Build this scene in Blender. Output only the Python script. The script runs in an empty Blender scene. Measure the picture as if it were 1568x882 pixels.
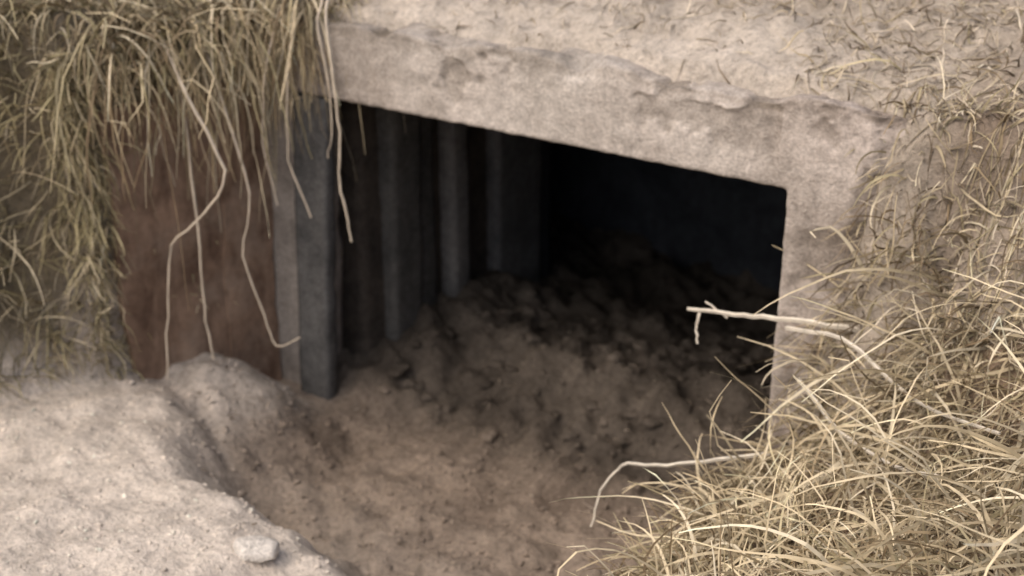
import bpy, bmesh, math, numpy as np
rng = np.random.default_rng(11)
sc = bpy.context.scene

# ---------------------------------------------------------------- noise
def _h(i,j,k):
    n=(i.astype(np.int64)*374761393+j.astype(np.int64)*668265263+k.astype(np.int64)*1274126177)&0xffffffff
    n=((n^(n>>13))*1103515245)&0xffffffff
    n=((n^(n>>15))*2246822519)&0xffffffff
    n=n^(n>>16)
    return (n&0xffffff)/float(0xffffff)
def noise3(x,y,z):
    x,y,z=np.broadcast_arrays(np.asarray(x,float),np.asarray(y,float),np.asarray(z,float))
    i,j,k=np.floor(x),np.floor(y),np.floor(z)
    fx,fy,fz=x-i,y-j,z-k
    fx=fx*fx*(3-2*fx); fy=fy*fy*(3-2*fy); fz=fz*fz*(3-2*fz)
    r=0
    for a in (0,1):
        for b in (0,1):
            for c in (0,1):
                w=(fx if a else 1-fx)*(fy if b else 1-fy)*(fz if c else 1-fz)
                r=r+w*_h(i+a,j+b,k+c)
    return r*2-1
def fbm(x,y,z,s=1.0,o=4):
    r=0;a=1.0;t=0
    for q in range(o):
        r=r+a*noise3(x*s+q*17.3,y*s-q*9.1,z*s+q*5.7); t+=a; a*=.5; s*=2.03
    return r/t
def sm(x,a,b):
    t=np.clip((x-a)/(b-a),0,1); return t*t*(3-2*t)
def nrm(v): return v/np.maximum(np.linalg.norm(v,axis=-1,keepdims=True),1e-9)

# ---------------------------------------------------------------- mesh helpers
def mk(name,V,Q,mat,cols=None,smooth=True,parent=None,nv=4):
    V=np.asarray(V,dtype=np.float32); Q=np.asarray(Q,dtype=np.int32)
    me=bpy.data.meshes.new(name)
    me.vertices.add(len(V)); me.vertices.foreach_set('co',V.ravel())
    me.loops.add(Q.size); me.loops.foreach_set('vertex_index',Q.ravel())
    me.polygons.add(len(Q)); me.polygons.foreach_set('loop_start',np.arange(0,Q.size,nv,dtype=np.int32))
    me.update(calc_edges=True); me.validate()
    me.polygons.foreach_set('use_smooth',np.full(len(me.polygons),smooth))
    if cols is not None:
        c=me.color_attributes.new('Col','FLOAT_COLOR','POINT')
        cc=np.ones((len(V),4),np.float32); cc[:,:3]=cols
        c.data.foreach_set('color',cc.ravel())
    me.materials.append(mat)
    ob=bpy.data.objects.new(name,me); sc.collection.objects.link(ob)
    if parent: ob.parent=parent
    return ob

def box_arrays(mn,mx,res=.02,r=.012,amp=.003,chip=.0,seed=0,nscale=9):
    mn=np.array(mn,float); mx=np.array(mx,float)
    n=np.maximum(2,np.ceil((mx-mn)/res).astype(int)); n=np.minimum(n,110)
    V=[];Q=[];off=0
    for ax in range(3):
        u,v=[(1,2),(2,0),(0,1)][ax]
        gu=np.linspace(mn[u],mx[u],n[u]+1); gv=np.linspace(mn[v],mx[v],n[v]+1)
        A,B=np.meshgrid(gu,gv,indexing='ij')
        for side in (0,1):
            P=np.zeros(A.shape+(3,)); P[...,u]=A; P[...,v]=B; P[...,ax]=mx[ax] if side else mn[ax]
            idx=np.arange(A.size).reshape(A.shape)+off
            q=np.stack([idx[:-1,:-1],idx[1:,:-1],idx[1:,1:],idx[:-1,1:]],-1).reshape(-1,4)
            if not side: q=q[:,::-1]
            V.append(P.reshape(-1,3)); Q.append(q); off+=A.size
    V=np.concatenate(V); Q=np.concatenate(Q)
    c=np.clip(V,mn+r,mx-r); d=V-c; dl=np.linalg.norm(d,axis=1,keepdims=True)
    V2=c+d/np.maximum(dl,1e-9)*r
    D=np.stack([fbm(V[:,0]+seed,V[:,1]+10*k,V[:,2]-7*k,nscale,4) for k in range(3)],-1)
    V2=V2+D*amp
    if chip>0:
        m=np.clip(fbm(V[:,0]*1.0+seed*3.1,V[:,1],V[:,2],13,3)-.05,0,1)
        prox=np.sum(np.clip(1-np.minimum(V-mn,mx-V)/.045,0,1),axis=1)-1
        prox=np.clip(prox,0,1)
        V2=V2-nrm(V2-np.clip(V2,mn+.06,mx-.06))*(m*prox*chip)[:,None]
    return V2,Q
def box(name,mn,mx,mat,parent=None,lean=0,**k):
    V,Q=box_arrays(mn,mx,**k)
    if lean: V[:,0]-=lean*(1.0-V[:,2])
    ob=mk(name,V,Q,mat,parent=parent)
    bm=bmesh.new(); bm.from_mesh(ob.data); bmesh.ops.remove_doubles(bm,verts=bm.verts,dist=.0006); bm.to_mesh(ob.data); bm.free()
    return ob

# ---------------------------------------------------------------- materials
def ramp(nt,fac,stops):
    r=nt.nodes.new('ShaderNodeValToRGB'); nt.links.new(fac,r.inputs[0])
    e=r.color_ramp.elements
    while len(e)<len(stops): e.new(.5)
    for el,(p,c) in zip(e,stops):
        el.position=p; el.color=(c[0],c[1],c[2],1) if not isinstance(c,(int,float)) else (c,c,c,1)
    return r.outputs[0]
def noise(nt,scale,detail=5,rough=.6,stretch=None,dist=0):
    tc=nt.nodes.new('ShaderNodeTexCoord'); src=tc.outputs['Object']
    if stretch:
        m=nt.nodes.new('ShaderNodeMapping'); m.inputs['Scale'].default_value=stretch
        nt.links.new(src,m.inputs[0]); src=m.outputs[0]
    n=nt.nodes.new('ShaderNodeTexNoise'); n.inputs['Scale'].default_value=scale
    n.inputs['Detail'].default_value=detail; n.inputs['Roughness'].default_value=rough
    n.inputs['Distortion'].default_value=dist
    nt.links.new(src,n.inputs['Vector']); return n.outputs['Fac']
def mix(nt,a,b,f,mode='MIX'):
    m=nt.nodes.new('ShaderNodeMix'); m.data_type='RGBA'; m.blend_type=mode
    for s,v in ((m.inputs[0],f),(m.inputs[6],a),(m.inputs[7],b)):
        if hasattr(v,'is_output'): nt.links.new(v,s)
        elif isinstance(v,(int,float)): s.default_value=v
        else: s.default_value=(*v,1)
    return m.outputs[2]
def newmat(name,rough=.95):
    m=bpy.data.materials.new(name); m.use_nodes=True; nt=m.node_tree
    b=nt.nodes['Principled BSDF']; b.inputs['Roughness'].default_value=rough
    b.inputs['Specular IOR Level'].default_value=.1
    return m,nt,b
def bump(nt,b,h,strength,dist,prev=None):
    n=nt.nodes.new('ShaderNodeBump'); n.inputs['Strength'].default_value=strength; n.inputs['Distance'].default_value=dist
    nt.links.new(h,n.inputs['Height'])
    if prev: nt.links.new(prev,n.inputs['Normal'])
    nt.links.new(n.outputs[0],b.inputs['Normal']); return n.outputs[0]
def attr(nt):
    a=nt.nodes.new('ShaderNodeAttribute'); a.attribute_name='Col'; return a.outputs['Color']

def soil_mat():
    m,nt,b=newmat('soil')
    c=attr(nt)
    f1=ramp(nt,noise(nt,12,5,.65),[(.3,.70),(.7,1.2)])
    fine=noise(nt,70,5,.75)
    f2=ramp(nt,fine,[(.34,.58),(.52,1.0),(.75,1.25)])
    c=mix(nt,c,f1,1.0,'MULTIPLY'); c=mix(nt,c,f2,.8,'MULTIPLY')
    nt.links.new(c,b.inputs['Base Color'])
    p=bump(nt,b,noise(nt,24,5,.75),.7,.022); bump(nt,b,fine,.6,.009,p)
    return m
def concrete_mat(name,base,dark,stain=.5,streak=True,bs=.35,useattr=False):
    m,nt,b=newmat(name,.9)
    c=mix(nt,dark,base,ramp(nt,noise(nt,5,6,.62,dist=.4),[(.36,0),(.6,1)]))
    mid=noise(nt,32,5,.72)
    c=mix(nt,c,ramp(nt,mid,[(.3,.5),(.6,1.1)]),stain,'MULTIPLY')
    fine=noise(nt,120,3,.7)
    c=mix(nt,c,ramp(nt,fine,[(.35,.6),(.6,1.15)]),.6,'MULTIPLY')
    if streak:
        c=mix(nt,c,ramp(nt,noise(nt,4,4,.6,(7,7,.9)),[(.4,.78),(.6,1.05)]),.4,'MULTIPLY')
    if useattr: c=mix(nt,c,attr(nt),1.0,'MULTIPLY')
    nt.links.new(c,b.inputs['Base Color'])
    p=bump(nt,b,mid,bs,.010); bump(nt,b,fine,bs*1.3,.005,p)
    return m
def grass_mat():
    m,nt,b=newmat('dry_grass_blades',.8)
    c=mix(nt,attr(nt),ramp(nt,noise(nt,25,2,.6),[(.3,.7),(.7,1.2)]),.7,'MULTIPLY')
    nt.links.new(c,b.inputs['Base Color'])
    return m
def mud_mat():
    m,nt,b=newmat('muddy_brown_boards',.95)
    g=noise(nt,5,6,.6,(3,3,1.3),dist=.6)
    c=mix(nt,(.16,.103,.073),(.34,.232,.165),ramp(nt,g,[(.35,0),(.65,1)]))
    d=noise(nt,6,6,.65)
    c=mix(nt,c,(.38,.30,.235),ramp(nt,d,[(.5,0),(.7,.5)]))
    c=mix(nt,c,ramp(nt,noise(nt,45,4,.65),[(.3,.7),(.6,1.08)]),.6,'MULTIPLY')
    nt.links.new(c,b.inputs['Base Color']); bump(nt,b,d,.4,.012)
    return m
SOIL=soil_mat()
CONC=concrete_mat('weathered_concrete',(.64,.57,.51),(.53,.465,.41),.55,True,.5,True)
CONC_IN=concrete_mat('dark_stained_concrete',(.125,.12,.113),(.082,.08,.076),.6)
CONC_BK=concrete_mat('dark_chamber_concrete',(.075,.078,.088),(.045,.047,.054),.5)  # even, very dark bluish tone for the chamber concrete
POST=concrete_mat('grey_post_concrete',(.155,.15,.145),(.098,.096,.094),.6)
GRASS=grass_mat()
MUD=mud_mat()
STONE=concrete_mat('pale_stone',(.72,.67,.61),(.62,.57,.51),.5,False,.6)

# ---------------------------------------------------------------- terrain
def sL(t): return np.interp(t,[-9,-3,-1.5,-.85,-.44,0],[-7,-2.2,-.95,-.55,-.385,-.27])
def sR(t): return np.interp(t,[-4,-1,-.7,-.46,-.18,0],[1.5,1.22,1.21,1.22,1.25,1.27])
def tl(s): return np.interp(s,[-1,-.16,.14,.47,.75,1.2],[-.45,-.57,-.70,-.73,-.84,-1.2])
def sand_mask(s,t):
    n=tl(s)-t+.035*fbm(s,t,77,8,3); return sm(n,-.17,.11)
def zlow(s,t):
    n=tl(s)-t
    m=sand_mask(s,t)
    heap=.21*sm(-s,-.14,.28)*sm(-t,-.02,.25)+.05*sm(-s,-.2,.1)
    z=heap*(1-m)+m*(.27+.05*np.clip(n,0,2)-.06*sm(s,.2,.9))
    z=z-.03*np.exp(-((n+.13)/.045)**2)*sm(-s,-.5,-.2)
    z=z+.03*fbm(s,t,0,3,3)+(.028-.012*m)*fbm(s,t,3,13,4)+(.016-.008*m)*np.abs(fbm(s,t,13,32,3))
    z=z+.28*sm(-t,1.2,2.4)*(1-m)
    return z
def rbank(s,t):
    d=s-sR(t)
    return .36*sm(d,0,.14)+.5*np.clip(d-.08,0,1.3)
def ztop(s,t):
    z=1.245+.30*np.clip(t-.1,0,4)+.05*np.clip(t-4.1,0,60)
    z=z+.03*fbm(s,t,8,5,4)*sm(t,.08,.5)+.10*np.clip(sL(t)-s,0,2.0)+.06*fbm(s,t,5,1.7,3)*sm(t,.1,.8)+.022*fbm(s,t,2,12,4)+.015*fbm(s,t,12,34,3)
    z=z+.02*sm(t,.10,.2)*(s>-.3)
    z=z-.11*(1-sm(t+.025*fbm(s,t,15,9,2),.02,.10))*(s>-.26)*(s<1.61)
    return z
def H(s,t):
    s=np.asarray(s,float); t=np.asarray(t,float)
    z=zlow(s,t)
    top=ztop(s,t)
    topb=ztop(s,np.maximum(t,.2))-.03
    dR=s-sR(t)
    rb=rbank(s,t)+.05*fbm(s,t,9,6,4)*sm(dR,0,.2)
    z=np.where(dR>0,np.maximum(z,rb),z)
    w=np.maximum(sm(s,1.60,1.80)*sm(t,-.42,.10), .97*sm(s+.09*fbm(s,t,3,9,4),1.44,1.60)*sm(t,-.20,.0))
    z=z*(1-w)+topb*w
    dL=sL(t)-s+.05*fbm(s,t,4,5,3)*sm(-t,.55,.75)
    wid=np.interp(t,[-.66,-.50],[.28,.05])
    hb=np.clip(dL/wid,0,1); hb=.5*hb+.5*sm(hb,0,1)
    z=z*(1-hb)+topb*hb
    z=np.where(t>.03,top,z)
    z=z+.05*fbm(s,t,6,7,3)*hb*(t<0)
    return z
def zin(s,t):
    z=H(np.clip(s,-.2,1.56),-.031+0*t)
    z=np.minimum(z,.42+0*z)
    k=sm(t,0,.5)
    z=z*(1-k)+k*.0
    z=z+sm(t,.0,.4)*(.12*np.exp(-((t-.55)/.32)**2)*(.5+.5*sm(s,.1,.6))+.07*sm(-s,-.35,.0)-.20*sm(t,.9,1.7))
    z=z+sm(t,-.02,.25)*(.12*fbm(s,t,21,4.5,5)+.07*np.abs(fbm(s,t,23,9,3))+.03*fbm(s,t,25,22,3))
    return z
def hillcol(s,t):
    n=fbm(s,t,31,2.2,4)
    c=np.array([.48,.41,.335])*(1+.30*n)[...,None]
    q=np.exp(-(((s-1.76)/.10)**2+((t-.03)/.12)**2))[...,None]*.8
    q2=(sm(s,1.6,1.8)*.3)[...,None]
    c=c*(1-q2)+np.array([.25,.19,.135])*q2
    return c*(1-q)+np.array([.18,.13,.095])*q
def colour(s,t):
    sand=np.array([.70,.615,.53]); trench=np.array([.28,.222,.175]); heapc=np.array([.53,.465,.405])
    litter=np.array([.13,.10,.078])
    m=sand_mask(s,t)[...,None]
    hp=(sm(-s,-.04,.12)*sm(-t,.0,.12))[...,None]
    c=trench*(1-hp)+heapc*hp
    l=(sm(fbm(s,t,41,5,4),.02,.35)*.6)[...,None]*(1-.7*hp)
    c=c*(1-l)+litter*l*1.4
    q=np.exp(-(((s-.03)/.15)**2+((t+.20)/.13)**2))*(.6+.8*fbm(s,t,43,12,3)); q=np.clip(q,0,.8)[...,None]
    c=c*(1-q)+litter*q
    p=(sm(-t,.15,.6)*.6*(.7+.6*fbm(s,t,44,5,3)))[...,None]; c=c*(1-p)+np.array([.47,.40,.335])*p
    c=c*(1-m)+sand*m
    rbm=sm(s-sR(t),0,.12)[...,None]; c=c*(1-rbm)+np.array([.25,.185,.13])*rbm
    lb=sm(sL(t)-s,0,.06)[...,None]; c=c*(1-lb)+np.array([.20,.165,.115])*lb
    tp=(t>.025)|((s>1.40)&(t>-.2)); c=np.where(tp[...,None],hillcol(s,t),c)
    ds=((1-sm(t,.12,.4))*(t>.025)*sm(s,-.3,0)*(1-sm(s,1.3,1.6)))*(.75+.5*fbm(s,t,46,8,3))
    ds=np.clip(ds,0,1)[...,None]*.8
    c=c*(1-ds)+np.array([.58,.51,.44])*ds
    return c
def axis(lo,hi,step,far):
    mid=np.arange(lo,hi+1e-6,step); e=[];x=step
    p=hi
    while p<far: x*=1.25; p+=x; e.append(p)
    f=[];x=step;p=lo
    while p>-far: x*=1.25; p-=x; f.append(p)
    return np.array(f[::-1]+list(mid)+e)
S=axis(-1.8,3.0,.0125,90); T=np.array(axis(-1.83,2.2,.0125,90))
T=T-(T[np.argmin(abs(T+.03))]+.03)
SS,TT=np.meshgrid(S,T,indexing='ij')
ZZ=H(SS,TT)
V=np.stack([SS,TT,ZZ],-1).reshape(-1,3)
idx=np.arange(SS.size).reshape(SS.shape)
Q=np.stack([idx[:-1,:-1],idx[1:,:-1],idx[1:,1:],idx[:-1,1:]],-1)
cs=(SS[:-1,:-1]+SS[1:,1:])/2; ct=(TT[:-1,:-1]+TT[1:,1:])/2
hole=(cs>-.25)&(cs<1.59)&(ct>-.03)&(ct<.035)
mk('ground',V,Q[~hole].reshape(-1,4),SOIL,np.clip(colour(SS,TT),.02,.9).reshape(-1,3))

a=np.arange(-1.0,1.75,.0125); b_=np.arange(-.03,2.75,.0125)
A,B=np.meshgrid(a,b_,indexing='ij'); Zi=zin(A,B)
idx=np.arange(A.size).reshape(A.shape)
Q=np.stack([idx[:-1,:-1],idx[1:,:-1],idx[1:,1:],idx[:-1,1:]],-1).reshape(-1,4)
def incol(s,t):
    ci=colour(np.clip(s,-.2,1.3),np.full_like(s,-.03)); fade=sm(t,-.08,.24)[...,None]  # interior dimness put into the soil colour, darker past the opening
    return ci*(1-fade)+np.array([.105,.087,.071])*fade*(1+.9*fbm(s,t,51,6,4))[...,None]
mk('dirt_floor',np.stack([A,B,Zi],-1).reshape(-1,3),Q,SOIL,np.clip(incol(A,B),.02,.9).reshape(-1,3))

# ---------------------------------------------------------------- bunker
bk=bpy.data.objects.new('concrete_bunker',None); sc.collection.objects.link(bk)
W=1.328; ZL=1.006
Va=[];Qa=[];o=0
for mn,mx in (((-.34,.0,ZL),(1.615,.26,1.228)),((W,.0,-.15),(1.615,.30,ZL+.1))):
    v_,q_=box_arrays(mn,mx,res=.05,r=.002,amp=0); Va.append(v_);Qa.append(q_+o);o+=len(v_)
tmp=mk('tmp',np.concatenate(Va),np.concatenate(Qa),CONC)
bm=bmesh.new(); bm.from_mesh(tmp.data); bmesh.ops.remove_doubles(bm,verts=bm.verts,dist=.0006); bmesh.ops.recalc_face_normals(bm,faces=bm.faces); bm.to_mesh(tmp.data); bm.free()
md=tmp.modifiers.new('r','REMESH'); md.mode='VOXEL'; md.voxel_size=.006
ev=tmp.evaluated_get(bpy.context.evaluated_depsgraph_get()); me=bpy.data.meshes.new_from_object(ev)
nv=len(me.vertices); co_=np.zeros(nv*3); me.vertices.foreach_get('co',co_); co_=co_.reshape(-1,3)
no_=np.zeros(nv*3); me.vertices.foreach_get('normal',no_); no_=no_.reshape(-1,3)
x,y,z=co_.T
lowsafe=np.where(x<1.30,sm(z,1.02,1.10),sm(x,1.335,1.40))
d=.001*fbm(x,y,z,5,2)+.003*fbm(x,y,z+4,34,3)
fl=fbm(x,y+3,z,7,5)+.30*sm(x,1.0,1.45)+.22*sm(z,1.17,1.23)
flake=sm(fl,.24,.36)*lowsafe
d=d-.007*flake-.005*flake*np.abs(fbm(x,y,z,25,3))
topwear=sm(z,1.16,1.228)*np.clip(fbm(x,y,7,8,4)+.30,0,1)*.04
rwear=sm(x,1.5,1.615)*np.clip(fbm(x,y+9,z,6,4)+.35,0,1)*.06
co_=co_+no_*d[:,None]; co_[:,2]-=topwear; co_[:,1]+=topwear*.5+rwear; co_[:,0]-=rwear
me.vertices.foreach_set('co',co_.ravel())
ca=me.color_attributes.new('Col','FLOAT_COLOR','POINT'); cc=np.ones((nv,4),np.float32)
dirt_tone=sm(fbm(x,y,z+11,3.2,4),-.05,.4)*.18+flake*.24+.12*sm(fbm(x*1.5,y,z*6,3,3),.1,.4)
dirt_tone=dirt_tone+.26*sm(z+.04*fbm(x,y,z,9,3),1.165,1.215)+.35*(1-sm(z,.2,.75))*(x>1.3)  # tone also darkens towards the lintel top and the jamb foot
pink=1+.04*fbm(x,y,z+20,2,3)
cc[:,0]=(1-dirt_tone)*pink; cc[:,1]=1-dirt_tone*1.03; cc[:,2]=(1-dirt_tone*1.08)
ca.data.foreach_set('color',cc.ravel())
me.polygons.foreach_set('use_smooth',np.full(len(me.polygons),True))
me.update()
bpy.data.objects.remove(tmp)
me.materials.clear(); me.materials.append(CONC)
fr=bpy.data.objects.new('lintel_and_jamb',me); sc.collection.objects.link(fr); fr.parent=bk

box('left_post',(-.115,-.012,-.1),(0,.035,ZL-.003),POST,bk,lean=.05,res=.016,r=.006,amp=.004,chip=.012,seed=6)
box('left_pilaster',(-.30,.014,-.1),(-.108,.20,ZL-.004),concrete_mat('grey_pilaster',(.37,.33,.295),(.27,.24,.215),.5),bk,lean=.05,res=.02,r=.01,amp=.008,chip=.02,seed=7)
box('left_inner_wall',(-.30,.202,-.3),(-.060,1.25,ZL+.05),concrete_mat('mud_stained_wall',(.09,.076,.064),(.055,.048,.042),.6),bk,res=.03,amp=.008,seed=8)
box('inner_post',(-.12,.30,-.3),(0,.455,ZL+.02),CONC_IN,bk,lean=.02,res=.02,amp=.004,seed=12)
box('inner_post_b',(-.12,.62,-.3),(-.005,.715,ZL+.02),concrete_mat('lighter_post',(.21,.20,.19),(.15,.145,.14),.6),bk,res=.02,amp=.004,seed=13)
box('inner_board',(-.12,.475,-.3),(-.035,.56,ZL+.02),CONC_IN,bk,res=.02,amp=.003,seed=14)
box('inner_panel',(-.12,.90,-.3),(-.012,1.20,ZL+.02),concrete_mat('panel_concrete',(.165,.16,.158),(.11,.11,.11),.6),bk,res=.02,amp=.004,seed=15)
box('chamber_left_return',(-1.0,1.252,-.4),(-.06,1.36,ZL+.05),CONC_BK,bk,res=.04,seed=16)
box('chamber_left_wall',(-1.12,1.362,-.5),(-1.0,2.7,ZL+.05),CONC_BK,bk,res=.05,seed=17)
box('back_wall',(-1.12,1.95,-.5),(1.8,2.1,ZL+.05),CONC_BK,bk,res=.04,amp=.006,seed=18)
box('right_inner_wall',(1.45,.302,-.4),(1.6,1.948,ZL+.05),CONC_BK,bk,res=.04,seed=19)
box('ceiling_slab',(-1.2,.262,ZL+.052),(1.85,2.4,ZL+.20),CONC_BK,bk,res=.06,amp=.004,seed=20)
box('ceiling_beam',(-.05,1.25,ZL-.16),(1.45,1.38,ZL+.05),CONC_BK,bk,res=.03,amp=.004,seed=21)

# muddy brown splayed retaining wall
Vs=[];Qs=[];off=0
P0=np.array([-.245,.012]);P1=np.array([-.37,-.46]);nb=3
dv=(P1-P0);Lw=np.linalg.norm(dv);dv/=Lw;nv_=np.array([-dv[1],dv[0]])
if nv_[0]<0: nv_=-nv_
bw=Lw/nb
for i in range(nb):
    Vb,Qb=box_arrays((i*bw-.002,-.03,0),((i+1)*bw+.002,0.0,1.08+.02*rng.normal()),res=.016,r=.004,amp=.022,seed=30,nscale=4)
    o=.003*rng.normal()
    w=np.stack([P0[0]+dv[0]*Vb[:,0]+nv_[0]*(Vb[:,1]+o),P0[1]+dv[1]*Vb[:,0]+nv_[1]*(Vb[:,1]+o),Vb[:,2]-.05],-1)
    Vs.append(w);Qs.append(Qb+off);off+=len(w)
mk('wooden_retaining_wall',np.concatenate(Vs),np.concatenate(Qs),MUD)

# ---------------------------------------------------------------- grass
R=rng.normal; U=rng.uniform
def tuft(P,scale,amp,seed):
    return np.stack([fbm(P[:,0]+seed+k*13,P[:,1]-k*5,P[:,2]+k,scale,2) for k in range(3)],-1)*amp
def blades(root,dirn,L,w,droop,curl,col,nseg=6,clamp=True,kink=0,tip=.25,base=.6):
    N=len(root); p=root.copy(); d=nrm(dirn); pts=[];ds=[]
    rv=nrm(R(size=(N,3)))
    bend=R(size=(N,3))*curl
    for k in range(nseg+1):
        pts.append(p.copy()); ds.append(d.copy())
        p=p+d*(L/nseg)[:,None]
        if clamp:
            h=H(p[:,0],p[:,1])+.004
            df=h-p[:,2]
            p[:,2]=np.where((df>0)&(df<.07),h,p[:,2])
        d=d+bend/nseg+R(size=(N,3))*curl*.35/math.sqrt(nseg)
        d[:,2]-=droop/nseg
        if kink>0:
            kk=rng.random(N)<kink
            d=d+kk[:,None]*R(size=(N,3))*.9
        d=nrm(d)
    pts=np.stack(pts,1);ds=np.stack(ds,1)
    side=nrm(np.cross(ds,rv[:,None,:]))
    tt=np.linspace(0,1,nseg+1)
    ww=(w[:,None]*(1-(1-tip)*tt[None]**1.5))[...,None]*.5
    V=np.stack([pts-side*ww,pts+side*ww],2)
    bs=np.arange(N)[:,None]*(nseg+1)*2+np.arange(nseg)[None]*2
    Q=np.stack([bs,bs+1,bs+3,bs+2],-1).reshape(-1,4)
    C=np.repeat(col,(nseg+1)*2,axis=0)
    root_shade=np.tile(np.repeat(base+(1.12-base)*tt**.7,2),N)[:,None]  # shade between blades put into their colour, darkest at the root
    return V.reshape(-1,3),Q,C*root_shade
def join(name,parts):
    Vs=[];Qs=[];Cs=[];o=0
    for V,Q,C in parts:
        Vs.append(V);Qs.append(Q+o);Cs.append(C);o+=len(V)
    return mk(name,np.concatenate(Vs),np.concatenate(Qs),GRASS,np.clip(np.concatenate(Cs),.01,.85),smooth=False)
def grad(s,t,e=.02):
    return (H(s+e,t)-H(s-e,t))/(2*e),(H(s,t+e)-H(s,t-e))/(2*e)
def scatter(n,box_,prob,wslope=True):
    out=[];tot=0
    while tot<n:
        m=n*3
        s=U(box_[0],box_[1],m);t=U(box_[2],box_[3],m)
        pr=prob(s,t)
        k0=pr>0; s,t,pr=s[k0],t[k0],pr[k0]
        gx,gy=grad(s,t)
        if wslope: pr=pr*np.clip(np.sqrt(1+gx*gx+gy*gy)/4,0,1)
        k=rng.random(len(s))<pr
        s,t,gx,gy=s[k],t[k],gx[k],gy[k]
        if len(s)==0: continue
        nn=nrm(np.stack([-gx,-gy,np.ones_like(gx)],-1))
        out.append((np.stack([s,t,H(s,t)],-1),nn)); tot+=len(s)
    P=np.concatenate([o[0] for o in out])[:n];Nn=np.concatenate([o[1] for o in out])[:n]
    return P,Nn
WM=np.array([1.02,.985,.90])
STRAW=np.array([[.67,.58,.43],[.57,.49,.355],[.73,.655,.52],[.47,.395,.28],[.34,.275,.19],[.50,.44,.30],[.26,.20,.135]])*WM
OLIVE=np.array([[.47,.42,.27],[.38,.34,.215],[.57,.50,.365],[.28,.245,.155],[.62,.55,.42],[.19,.155,.10]])*WM
GREYT=np.array([[.60,.525,.435],[.50,.435,.355],[.70,.625,.53],[.37,.315,.25],[.22,.175,.135]])*WM
def pick(pal,n): 
    c=pal[rng.integers(0,len(pal),n)]; return c*U(.75,1.2,(n,1))

# left bank
n=15000
P,Nn=scatter(n,(-1.7,-.2,-1.6,.15),lambda s,t:((s<sL(t)-.005)*(1.0*(H(s,t)>.31+.06*fbm(s,t,70,6,2)))))
cl=(fbm(P[:,0],P[:,1],P[:,2],7,3)>-.12)
P=P[cl];Nn=Nn[cl];n=len(P)
d=Nn*.6+np.array([.10,-.15,.0])+tuft(P,6,1.5,3)+R(size=(n,3))*.45
tc_=(1+.5*fbm(P[:,0],P[:,1],P[:,2],5,2))[:,None]
lowr=np.where(P[:,1]>-.5,.5,1.0)*np.where((P[:,0]>-.5),.7,1)
lb1=blades(P,d,U(.06,.21,n)*lowr,U(.0024,.0058,n),U(.6,2.4,n),.8,pick(OLIVE,n)*tc_,kink=.08)
n=1200
P,Nn=scatter(n,(-1.4,-.25,-1.3,.1),lambda s,t:((s<sL(t)-.02)*(H(s,t)>.7)*1.0),False)
d=Nn*.5+np.array([.25,-.35,.05])+tuft(P,5,1.5,9)+R(size=(n,3))*.4
lb2=blades(P,d,U(.12,.36,n),U(.003,.0068,n),U(1.5,4.0,n),.7,pick(np.concatenate([STRAW,OLIVE]),n),nseg=9,kink=.08)
n=1200
zz=U(.22,1.2,n)
P=np.stack([U(-.47,-.375,n),U(-.56,-.475,n),zz],-1)
d=np.array([.34,-.22,-.15])+tuft(P,8,1.4,19)+R(size=(n,3))*.6
lb3=blades(P,d,U(.05,.16,n)*(.75+.5*sm(zz,.5,1.1)),U(.0026,.006,n),U(1.0,4.0,n),.9,pick(OLIVE,n)*(1+.6*fbm(P[:,0],P[:,1],P[:,2],8,2))[:,None],nseg=6,clamp=False,kink=.10)
join('bank_dry_grass',[lb1,lb2,lb3])

# hanging curtain
parts=[]
n=1050
f=rng.random(n)**.85; t=-.50+.56*f
s=np.interp(t,[-.50,-.42,0,.06],[-.41,-.36,-.24,-.14])+R(size=n)*.05
P=np.stack([s,t,1.10+U(0,.18,n)],-1)
d=np.array([.30,-.25,.0])+tuft(P,9,1.6,21)+R(size=(n,3))*.38
lm=U(.06,.28,n)+.45*(rng.random(n)**3)*(fbm(P[:,0],P[:,1],0,9,2)>-.05)
parts.append(blades(P,d,lm,U(.003,.0075,n),U(2.5,8,n),.95,pick(np.concatenate([STRAW,STRAW,OLIVE]),n),nseg=10,clamp=False,kink=.10))
n=300
P=np.stack([U(-.30,-.03,n),U(-.02,.06,n),U(1.20,1.30,n)],-1)
d=np.array([.2,-.5,.0])+tuft(P,10,.9,25)+R(size=(n,3))*.3
parts.append(blades(P,d,U(.12,.40,n),U(.003,.007,n),U(4,9,n),.6,pick(STRAW,n),nseg=10,clamp=False,kink=.08))
n=5000
P=np.stack([U(-.62,.02,n),U(-.5,.25,n),np.zeros(n)],-1)
k=(P[:,0]<np.interp(P[:,1],[-.5,0,.02,.25],[-.38,-.22,.0,.03])); P=P[k]; n=len(P)
P[:,2]=np.maximum(H(P[:,0],P[:,1]),1.17)+U(-.02,.03,n)
d=np.array([.15,-.25,.05])+tuft(P,9,1.6,33)+R(size=(n,3))*.5
parts.append(blades(P,d,U(.06,.19,n),U(.0025,.006,n),U(1.0,5,n),.9,pick(np.concatenate([STRAW,OLIVE]),n),nseg=7,clamp=True,kink=.08))
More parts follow.
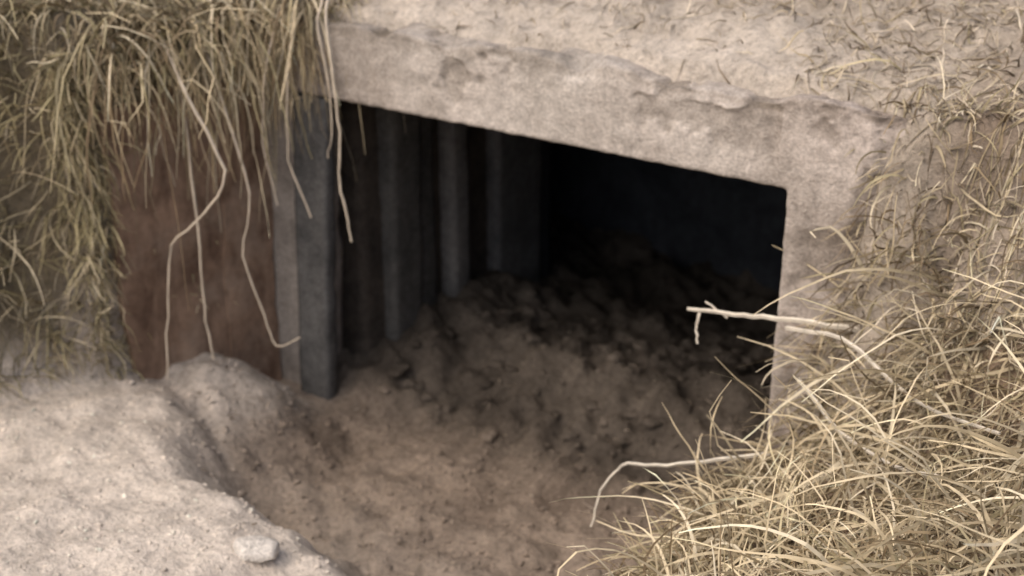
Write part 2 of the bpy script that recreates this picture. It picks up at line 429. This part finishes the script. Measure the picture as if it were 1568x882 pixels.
def stem(pts,w,col):
    pts=np.array(pts,float)
    m=4; u=np.linspace(0,len(pts)-1,(len(pts)-1)*m+1)
    q=np.stack([np.interp(u,np.arange(len(pts)),pts[:,k]) for k in range(3)],-1)
    q[1:-1]=(q[:-2]+q[1:-1]*2+q[2:])/4
    q=q+R(size=q.shape)*.0015
    dd=nrm(np.gradient(q,axis=0))
    a_=nrm(np.cross(dd,np.array([.3,.5,.8]))); b2=np.cross(dd,a_)
    ring=[]
    tw=w*np.linspace(1,.6,len(q))[:,None]*.5
    for k in range(4):
        an=k*math.pi/2; ring.append(q+a_*tw*math.cos(an)+b2*tw*math.sin(an))
    V=np.stack(ring,1).reshape(-1,3); Q=[]
    for i in range(len(q)-1):
        for k in range(4):
            Q.append([i*4+k,i*4+(k+1)%4,i*4+4+(k+1)%4,i*4+4+k])
    return V,np.array(Q),np.tile(np.array(col),(len(V),1))
L1=(.62,.53,.42)
parts.append(stem([(.02,.05,1.30),(.06,-.06,1.28),(.10,-.09,1.1),(.105,-.08,.95),(.10,-.09,.80),(.13,-.10,.72),(.15,-.11,.65)],.009,L1))
parts.append(stem([(-.02,.03,1.28),(.02,-.05,1.22),(.06,-.06,1.08),(.065,-.06,.93),(.04,-.06,.86)],.007,L1))
parts.append(stem([(-.30,-.3,1.22),(-.15,-.38,1.1),(-.02,-.38,.90),(-.10,-.40,.78),(-.22,-.42,.68),(-.26,-.42,.45),(-.28,-.43,.25)],.009,L1))
parts.append(stem([(-.25,-.2,1.2),(-.15,-.25,1.05),(-.05,-.27,.8),(-.10,-.28,.62),(-.03,-.28,.45),(-.0,-.28,.36),(.09,-.28,.42)],.007,L1))
parts.append(stem([(-.3,-.25,1.2),(-.22,-.32,1.0),(-.20,-.33,.7),(-.21,-.33,.45),(-.19,-.33,.3)],.010,L1))
parts.append(stem([(-.05,-.05,1.25),(-.03,-.12,1.1),(-.05,-.12,.85),(.02,-.12,.70)],.008,L1))
parts.append(stem([(-.1,-.05,1.25),(-.09,-.14,1.1),(-.12,-.14,.9),(-.08,-.14,.72)],.008,L1))
join('hanging_dry_grass',parts)

# right bank straw
parts=[]
n=5600
P,Nn=scatter(n,(1.1,3.0,-1.7,.05),lambda s,t:((s>sR(t)+.05)*((s>1.50)|(t<-.05))*np.clip(1.3-.7*(s-sR(t)),.15,1)*(fbm(s,t,90,6,3)>-.18)),False)
ed=sm(P[:,0]-sR(P[:,1]),.02,.35)
up=sm(P[:,2],.75,1.05)
d=Nn*.5+np.array([.04,-.15,.1])+tuft(P,5,1.8,41)+R(size=(n,3))*.6
tc_=(1+.6*fbm(P[:,0],P[:,1],P[:,2],5,2))[:,None]
parts.append(blades(P,d,U(.08,.30,n)*(.4+.6*ed)*(1-.5*up),U(.003,.007,n),U(.6,2.2,n),.7,pick(STRAW,n)*tc_,nseg=7,kink=.06,base=.4))
n=1100
P,Nn=scatter(n,(1.42,2.4,-.5,.06),lambda s,t:((H(s,t)>.45)*(H(s,t)<1.12)*(s>1.46)*(fbm(s,t,93,7,3)>-.15)*1.0))
d=Nn*.45+np.array([.0,-.1,.0])+tuft(P,6,1.6,47)+R(size=(n,3))*.6
parts.append(blades(P,d,U(.04,.15,n),U(.0028,.006,n),U(.8,2.6,n),.8,pick(np.concatenate([STRAW,GREYT]),n),nseg=6,kink=.08,base=.5))
n=800
P,Nn=scatter(n,(1.25,2.3,-1.0,-.02),lambda s,t:((s>sR(t)+.10)*(H(s,t)<.9)*((s>1.42)|(t<-.2))*1.0),False)
P[:,2]+=U(0,.05,n); ed=sm(P[:,0]-sR(P[:,1]),.02,.35)
d=np.array([.05,-.15,.15])+R(size=(n,3))*.8
parts.append(blades(P,d,U(.2,.46,n)*(.35+.65*ed),U(.004,.009,n),U(.6,2.2,n),.7,pick(STRAW[[0,2,0,1]],n)*1.1,nseg=10,kink=.07))
L2=(.74,.67,.56)
parts.append(stem([(1.62,-.08,.75),(1.48,-.08,.735),(1.32,-.08,.715),(1.24,-.08,.70),(1.14,-.09,.695)],.014,L2))
parts.append(stem([(1.17,-.09,.69),(1.165,-.09,.65),(1.17,-.09,.61)],.009,L2))
parts.append(stem([(1.24,-.08,.69),(1.18,-.08,.72)],.007,L2))
parts.append(stem([(1.45,-.30,.50),(1.30,-.32,.44),(1.20,-.36,.42),(1.12,-.38,.41),(1.08,-.40,.33),(1.07,-.42,.24)],.009,L2))
parts.append(stem([(1.40,-.12,.72),(1.55,-.2,.78),(1.75,-.3,.72),(1.95,-.45,.78)],.010,L2))
parts.append(stem([(1.45,-.15,.62),(1.6,-.3,.60),(1.75,-.42,.63),(1.9,-.6,.75)],.010,L2))
join('straw_grass_clump',parts)

# hillside
n=26000
def ph(s,t):
    q=np.where(t>.06,1.0,(s>1.56)*(t>-.35)*1.0)
    dustless=1-.85*(1-sm(t,.10,.38))*(s>-.05)*(s<1.3)
    pat=.35+.65*sm(fbm(s,t,61,4,3),-.3,.1)
    return q*dustless*pat
P,Nn=scatter(n,(-1.8,3.0,-.35,2.6),ph,False)
d=Nn*.3+tuft(P,7,1.2,51)+R(size=(n,3))*.7; d[:,1]-=.3
parts=[blades(P,d,U(.025,.10,n),U(.0024,.006,n),U(.5,2.5,n),1.0,pick(GREYT,n),nseg=4,kink=.08)]
n=2600
P,Nn=scatter(n,(-1.8,3.0,-.3,2.6),ph,False)
d=Nn*.3+tuft(P,6,1.4,55)+R(size=(n,3))*.6; d[:,1]-=.3
parts.append(blades(P,d,U(.08,.20,n),U(.0028,.0060,n),U(.8,2.5,n),.8,pick(STRAW,n),nseg=6,kink=.08))
join('hillside_dry_grass',parts)

# litter
n=2600
s=U(-.25,1.3,n);t=U(-.95,.7,n)
k=(rng.random(n)<(.10+.25*sm(fbm(s,t,41,5,4),-.05,.3)+1.2*np.exp(-(((s-.03)/.17)**2+((t+.2)/.14)**2)))*(1-.9*sand_mask(s,t))); s,t=s[k],t[k]
k=~((t>-.03)&(s<.0)); s,t=s[k],t[k]; n=len(s)
z=np.where(t<-.03,H(s,t),zin(s,t))+.005
P=np.stack([s,t,z],-1); d=R(size=(n,3)); d[:,2]=np.abs(d[:,2])*.2
lit=np.array([[.34,.28,.22],[.22,.175,.135],[.16,.125,.095],[.14,.105,.08],[.42,.35,.28]])
l1=blades(P,d,U(.010,.04,n),U(.002,.006,n),U(.2,1.2,n),1.0,pick(lit,n),nseg=3,clamp=False,base=.9)
join('leaf_litter',[l1])

# soil clods
bm=bmesh.new(); bmesh.ops.create_icosphere(bm,subdivisions=2,radius=1)
iv=np.array([q.co[:] for q in bm.verts]); it=np.array([[v.index for v in f.verts] for f in bm.faces]); bm.free()
m=7500
s=U(-.5,1.35,m); t=U(-1.3,1.0,m)
k=(s>sL(t)+.02)&(s<sR(t)+.06)&~((t>-.06)&(s<.02)); s,t=s[k],t[k]; n=len(s)
r=.0022+.007*rng.random(n)**3.5+np.where((rng.random(n)<.14)&(t>.10),.022*rng.random(n),0)
r=np.where(sand_mask(s,t)>.5,r*.7,r)
zz=np.where(t<-.03,H(s,t),zin(s,t))
q=iv[None]*(1+.7*fbm(iv[None,:,0]+np.arange(n)[:,None]*3.7,iv[None,:,1],iv[None,:,2],1.6,2))[...,None]
q=q*np.stack([r*U(.8,1.5,n),r*U(.8,1.3,n),r*.6],-1)[:,None,:]+np.stack([s,t,zz],-1)[:,None,:]
F=(it[None]+np.arange(n)[:,None,None]*len(iv)).reshape(-1,3)
c=np.where((t<-.03)[:,None],colour(s,np.minimum(t,-.03)),incol(s,np.maximum(t,-.03)))*U(.85,1.35,(n,1))
mk('soil_clods',q.reshape(-1,3),F,SOIL,np.clip(np.repeat(c,len(iv),axis=0),.02,.85),nv=3)

# ---------------------------------------------------------------- stone
def stone(s,t,r,flat,seed,name='stone',mat=STONE):
    bm=bmesh.new(); bmesh.ops.create_icosphere(bm,subdivisions=4,radius=1)
    v=np.array([x.co[:] for x in bm.verts])
    dsp=1+.30*fbm(v[:,0]+seed,v[:,1],v[:,2],1.5,3)+.08*fbm(v[:,0]+seed,v[:,1],v[:,2],5,3)
    v=v*dsp[:,None]*np.array([r*1.3,r,r*flat])
    for x,c in zip(bm.verts,v): x.co=c
    me=bpy.data.meshes.new(name); bm.to_mesh(me); bm.free(); me.materials.append(mat)
    for p in me.polygons: p.use_smooth=True
    ob=bpy.data.objects.new(name,me); sc.collection.objects.link(ob)
    ob.location=(s,t,float(H(s,t))+r*flat*.4); ob.rotation_euler=(0,0,seed)
    return ob
stone(.49,-.94,.042,.55,.5)

# ---------------------------------------------------------------- light
w=bpy.data.worlds.new('World'); sc.world=w; w.use_nodes=True
nt=w.node_tree; bg=nt.nodes['Background']; sky=nt.nodes.new('ShaderNodeTexSky')
sky.sky_type='NISHITA'; sky.sun_disc=False
sv=np.array([-.35,-.75,1.25]); sv=sv/np.linalg.norm(sv)
el=math.asin(sv[2]); az=math.atan2(sv[0],sv[1])
sky.sun_elevation=el; sky.sun_rotation=az; sky.dust_density=6; sky.air_density=1.0; sky.ozone_density=.4
nt.links.new(sky.outputs[0],bg.inputs[0]); bg.inputs[1].default_value=.15
from mathutils import Vector
sl=bpy.data.lights.new('sun','SUN'); sl.energy=1.4; sl.angle=math.radians(90); sl.color=(1,.95,.87)
so=bpy.data.objects.new('sun',sl); sc.collection.objects.link(so)
so.rotation_euler=Vector((-sv[0],-sv[1],-sv[2])).to_track_quat('-Z','Y').to_euler()

cam=bpy.data.cameras.new('camera'); co=bpy.data.objects.new('camera',cam); sc.collection.objects.link(co)
co.location=(2.362,-2.885,2.157); co.rotation_euler=(math.radians(65),0,math.atan2(.5226,.8525))
cam.lens=49.45; cam.clip_end=500; cam.clip_start=.05
cam.dof.use_dof=True; cam.dof.focus_distance=2.42; cam.dof.aperture_fstop=2.8
sc.camera=co
sc.view_settings.view_transform='Standard'; sc.view_settings.look='None'; sc.view_settings.exposure=0
